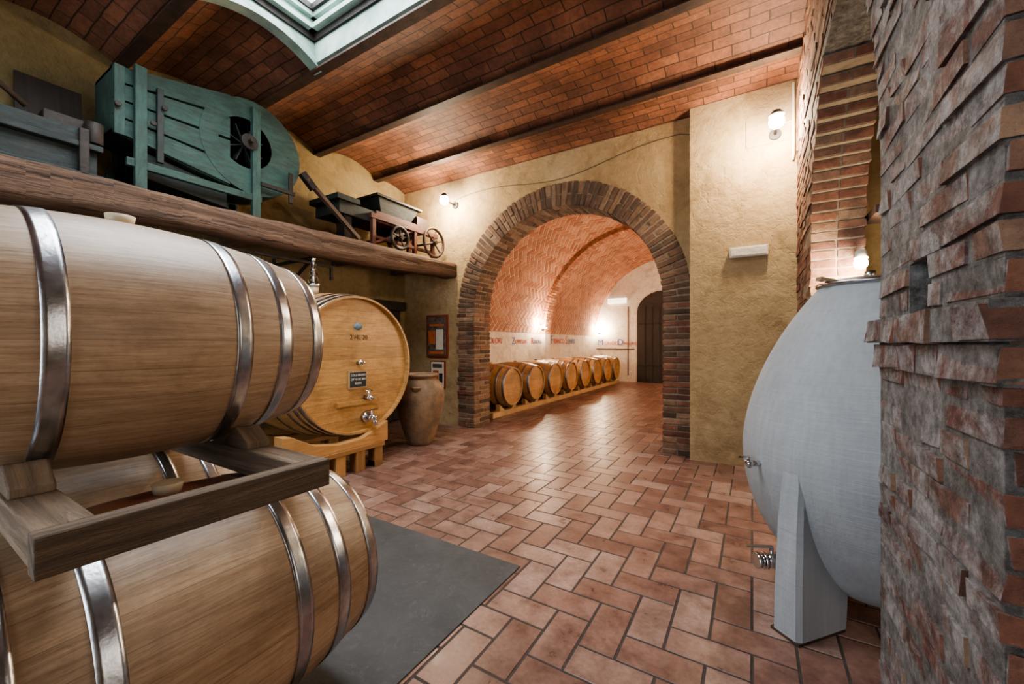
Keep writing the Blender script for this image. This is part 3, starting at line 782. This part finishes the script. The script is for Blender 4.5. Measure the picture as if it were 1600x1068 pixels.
mb=MB()
mb.bx(-4.5,-3.98,-.3,.90,2.37,2.55,M_slate); mb.bx(-4.55,-3.93,-.4,.92,2.55,2.59,M_slate); mb.bx(-4.52,-3.95,-.35,.91,2.59,2.68,M_slate)
mb.bx(-4.0,-3.92,-.4,.92,2.345,2.38,M_slate)
mb.bx(-4.3,-4.0,.65,.85,2.68,2.76,M_iron)
for y in (-.1,.35,.8): mb.bx(-3.95,-3.92,y,y+.05,2.36,2.68,M_iron)
mb.cyl((-3.97,.88,2.6),(-3.97,.88,2.75),.05,M_iron)
mb.fin('old_grape_press_bed',bevel=.006)
mb=MB(); mb.cyl((-4.0,.05,3.18),(-4.15,.60,2.79),.018,M_beam); mb.fin('wooden_pole')
mb=MB(); mb.beam((-3.93,2.42,2.90),(-3.92,3.05,2.42),.05,.04,M_beam); mb.beam((-3.95,2.38,2.95),(-3.93,2.5,2.82),.07,.06,M_iron); mb.fin('wooden_lever')

mb=MB()
mb.bx(-4.45,-4.0,2.85,3.35,2.70,2.84,M_slate); mb.bx(-4.5,-3.96,2.8,3.1,2.84,2.90,M_slate); mb.bx(-4.2,-4.05,2.95,3.05,2.4,2.7,M_iron)
mb.bx(-4.45,-4.35,3.2,3.3,2.4,2.7,M_iron)
def frustum(x0,x1,y0,y1,zb,zt,f,mat):
    cx,cy=(x0+x1)/2,(y0+y1)/2
    A=[mb.bm.verts.new((cx+(x-cx)*f,cy+(y-cy)*f,zb)) for x,y in ((x0,y0),(x1,y0),(x1,y1),(x0,y1))]
    B=[mb.bm.verts.new((x,y,zt)) for x,y in ((x0,y0),(x1,y0),(x1,y1),(x0,y1))]
    for i in range(4):
        k=(i+1)%4; mb.face([A[i],A[k],B[k],B[i]],mat,[(0,0),(.5,0),(.5,.4),(0,.4)],.5)
    mb.face(A,mat); 
frustum(-4.45,-4.0,3.40,4.10,2.78,3.06,.6,M_slate)
mb.bx(-4.48,-3.97,3.36,4.14,3.05,3.08,M_iron)
mb.bx(-4.44,-3.99,3.36,4.08,2.72,2.86,M_red)
for x in (-4.46,-3.98):
    mb.bx(x-.03,x+.03,3.25,4.45,2.74,2.80,M_red)
    for y in (3.3,4.0,4.36): mb.beam((x,y,2.41),(x,y,2.77),.05,.05,M_red)
    mb.beam((x,3.32,2.45),(x,3.95,2.74),.03,.03,M_red); mb.bx(x-.02,x+.02,3.3,4.4,2.50,2.54,M_red)
mb.cyl((-4.4,3.75,2.66),(-4.0,3.75,2.66),.06,M_iron); mb.cyl((-4.4,3.92,2.66),(-4.0,3.92,2.66),.06,M_iron)
wheel(mb,(-3.90,3.66,2.57),.14,M_iron,5,.022); wheel(mb,(-3.88,4.28,2.64),.20,M_rust,6,.02)
mb.cyl((-4.4,3.66,2.57),(-3.9,3.66,2.57),.015,M_iron); mb.cyl((-4.4,4.28,2.64),(-3.88,4.28,2.64),.015,M_iron)
mb.bx(-4.35,-4.05,4.12,4.34,2.80,3.00,M_rust)
mb.fin('grape_crusher',bevel=.003)

# ------------------------------------------------------------------ concrete egg
EX,EY=.457,2.38
mb=MB(); prof=[]
z0=.69
for i in range(15):
    t=PI/2*(1-i/14); prof.append((max(1e-3,.5*math.cos(t)),z0-.625*math.sin(t)))
for i in range(1,25):
    zz=z0+.78*i/24; prof.append((.5*(1-((zz-z0)/.94)**1.75)**.80,zz))
rt=prof[-1][0]
prof+= [(rt-.02,prof[-1][1]+.006),(1e-3,prof[-1][1]+.006)]
mb.lathe(prof,M_conc,Matrix.Translation((EX,EY,0)),96,cap=False)
tz=1.46
mb.lathe([(rt-.01,tz),(rt+.018,tz+.004),(rt+.018,tz+.018),(rt-.02,tz+.024),(rt-.05,tz+.035),(1e-3,tz+.04)],M_steel,Matrix.Translation((EX,EY,0)),64,cap=False)
mb.cyl((EX,EY,tz+.03),(EX,EY,tz+.07),.02,M_steel); mb.beam((EX-.12,EY-.06,tz+.02),(EX-.20,EY-.12,tz+.035),.03,.015,M_chrome)
a0=math.atan2(-.40,-.337)
for k in range(3):
    a=a0+k*2*PI/3; Mx=Matrix.Rotation(a,3,'Z')
    secs=[]
    for z,ri,ro,w in ((0.012,.26,.535,.12),(.20,.24,.532,.115),(.45,.26,.52,.105),(.62,.30,.503,.095),(.72,.36,.494,.07),(.80,.40,.486,.03)):
        secs.append([mb.bm.verts.new(Vector((EX,EY,z))+Mx@Vector((r,s*w/2,0))) for r,s in ((ri,-1),(ro-.02,-1),(ro,-.75),(ro,.75),(ro-.02,1),(ri,1))])
    for A,B in zip(secs[:-1],secs[1:]):
        for i in range(6): mb.face([A[i],A[(i+1)%6],B[(i+1)%6],B[i]],M_conc)
    mb.face(secs[0][::-1],M_conc); mb.face(secs[-1],M_conc)
    mb.box(Vector((EX,EY,.006))+Mx@Vector((.40,0,0)),(.27,.12,.012),M_rust,M=Mx)
ld=Vector((-.86,-.51,0))
c=Vector((EX,EY,.66)); p0=c+ld*.48; p1=c+ld*.545
mb.cyl(p0,p1,.013,M_chrome); mb.ball(p1,.019,M_chrome); mb.cyl(p1-Vector((0,0,.02)),p1+Vector((0,0,.03)),.008,M_chrome); mb.beam(p1+Vector((0,0,.03)),p1+ld*.05+Vector((0,0,.03)),.012,.008,M_chrome)
c=Vector((EX,EY,.22)); p0=c+ld*.30; p1=c+ld*.50
mb.cyl(p0,p1,.022,M_chrome); mb.cyl(c+ld*.40,c+ld*.415,.036,M_chrome); mb.cyl(c+ld*.47,c+ld*.485,.036,M_chrome); mb.ball(c+ld*.445,.034,M_chrome); mb.cyl(c+ld*.50,c+ld*.515,.034,M_chrome)
mb.cyl(c+ld*.445,c+ld*.445+Vector((0,0,.06)),.009,M_chrome); mb.beam(c+ld*.44+Vector((0,0,.062)),c+ld*.56+Vector((0,0,.066)),.016,.007,M_chrome)
mb.fin('concrete_egg_tank')

# ------------------------------------------------------------------ lamps and small fittings
def light(name,kind,loc,power,col,size=.05,rot=None,sy=None,parent=None,spot=None,blend=.5):
    l=bpy.data.lights.new(name,kind); l.energy=power; l.color=col
    if kind=='AREA':
        l.size=size
        if sy: l.shape='RECTANGLE'; l.size_y=sy
    else: l.shadow_soft_size=size
    if spot: l.spot_size=spot; l.spot_blend=blend
    o=bpy.data.objects.new(name,l); o.location=loc
    if rot: o.rotation_euler=rot
    COL.objects.link(o)
    if parent: o.parent=parent
    return o
WARM=(1,.78,.50)
def wall_lamp(loc,out,power,r=.06,col=WARM):
    loc=Vector(loc); out=Vector(out); mb=MB()
    wall=loc-out
    mb.cyl(wall,wall+out*.1,.05,M_iron); mb.cyl(wall,loc-out*.2,.012,M_iron)
    mb.lathe([(.012,.10),(.03,.09),(.05,.065),(.064,.045),(.062,.045),(.03,.08)],M_iron,Matrix.Translation(loc),24,cap=False)
    mb.ball(loc-Vector((0,0,.005)),r,M_bulb,24)
    o=mb.fin('wall_lamp')
    light('lamp_light','POINT',loc+out*.4-Vector((0,0,.10)),power,col,.05,parent=o)
    return o
wall_lamp((-3.74,4.34,3.24),(0,-.26,0),42)
wall_lamp((.185,4.22,3.17),(0,-.28,0),42)
def uplight(loc,off,power):
    loc=Vector(loc); off=Vector(off); mb=MB()
    mb.cyl(loc-off,loc-off*.3-Vector((0,0,.05)),.012,M_plastic); mb.lathe([(.02,-.09),(.04,-.06),(.05,-.02),(.045,-.02),(.02,-.07)],M_plastic,Matrix.Translation(loc),20,cap=False)
    mb.ball(loc,.05,M_bulb); o=mb.fin('uplight'); light('lamp_light','POINT',loc+Vector((0,0,.07)),power,WARM,.04,parent=o)
uplight((-4.33,8.62,1.60),(-.15,0,0),60)
uplight((-4.30,12.65,1.60),(-.18,0,0),60)
uplight((.12,6.2,1.60),(.15,0,0),65)  # these three mirror the left lamps: added out of view to fill the vault
uplight((.12,8.6,1.60),(.15,0,0),65)
uplight((.12,11.2,1.60),(.15,0,0),55)
mb=MB(); q=Vector((.60,3.36,1.72))
mb.cyl(q+Vector((0,.16,.07)),q+Vector((0,.02,.07)),.012,M_plastic); mb.lathe([(.01,.09),(.03,.08),(.036,.04),(.036,.03),(.02,.07)],M_plastic,Matrix.Translation(q),20,cap=False); mb.ball(q,.036,M_bulb)
o=mb.fin('pier_lamp'); light('lamp_light','POINT',q-Vector((0,.06,.06)),28,WARM,.03,parent=o)
mb=MB(); mb.bx(.66,1.2,3.3,3.6,2.02,2.07,M_rust); mb.fin('iron_ledge')

mb=MB(); mb.bx(-.19,.13,4.44,4.5,2.04,2.14,M_plastic,r=.5); mb.bx(-.175,.115,4.432,4.44,2.052,2.128,M_white,r=.5); mb.fin('emergency_light',bevel=.006)
mb=MB(); mb.bx(-4.05,-3.45,Ye-.07,Ye,2.52,2.68,emis('lit_plastic',(1,.95,.85),1.2),r=.5); mb.fin('emergency_light',bevel=.006)
pts=[(-3.74,4.593,3.32)]
for i in range(1,30):
    t=i/30; x=-3.70+3.14*t; pts.append((x,4.594,3.33+.05*math.sin(t*9)-.06*math.sin(t*PI)+.10*t))
pts.append((-.56,4.594,3.42)); curve('wall_cable',pts,.004,M_cable)
curve('wall_conduit',[(.325,4.47,3.6),(.325,4.47,2.95),(.32,4.485,2.9)],.010,M_plastic)
curve('wall_conduit',[(.19,4.49,3.26),(.325,4.485,3.26)],.006,M_plastic)
mb=MB(); mb.bx(-.05,.30,4.494,4.5,3.10,3.36,M_ochre,r=.5); mb.fin('junction_plate')

# ------------------------------------------------------------------ daylight
light('skylight_daylight','AREA',(-2.1,1.21,4.35),145,(.92,.96,1),2.5,(0,0,0),2.0)
light('door_daylight','AREA',(-2.0,-3.02,1.45),40,(.97,.98,1),3.0,(PI/2,0,0),2.6)
light('side_room_fill','AREA',(2.3,.8,1.9),14,(1,.92,.82),1.6,(0,PI/2,0),1.6)  # added fill from the right for the egg; no window stands behind it
w=bpy.data.worlds.new('World'); SC.world=w; w.use_nodes=True
w.node_tree.nodes['Background'].inputs['Color'].default_value=(.75,.88,1,1); w.node_tree.nodes['Background'].inputs['Strength'].default_value=2.5

# ------------------------------------------------------------------ camera
cam=bpy.data.cameras.new('camera'); cam.lens=14; cam.sensor_width=36; cam.shift_y=.002; cam.clip_start=.02
co=bpy.data.objects.new('camera',cam); co.location=(0,0,H); co.rotation_euler=(PI/2,0,math.radians(31.1)); COL.objects.link(co); SC.camera=co
try:
    SC.view_settings.view_transform='AgX'; SC.view_settings.look='AgX - Medium High Contrast'; SC.view_settings.exposure=.66
except Exception as e: print(e)
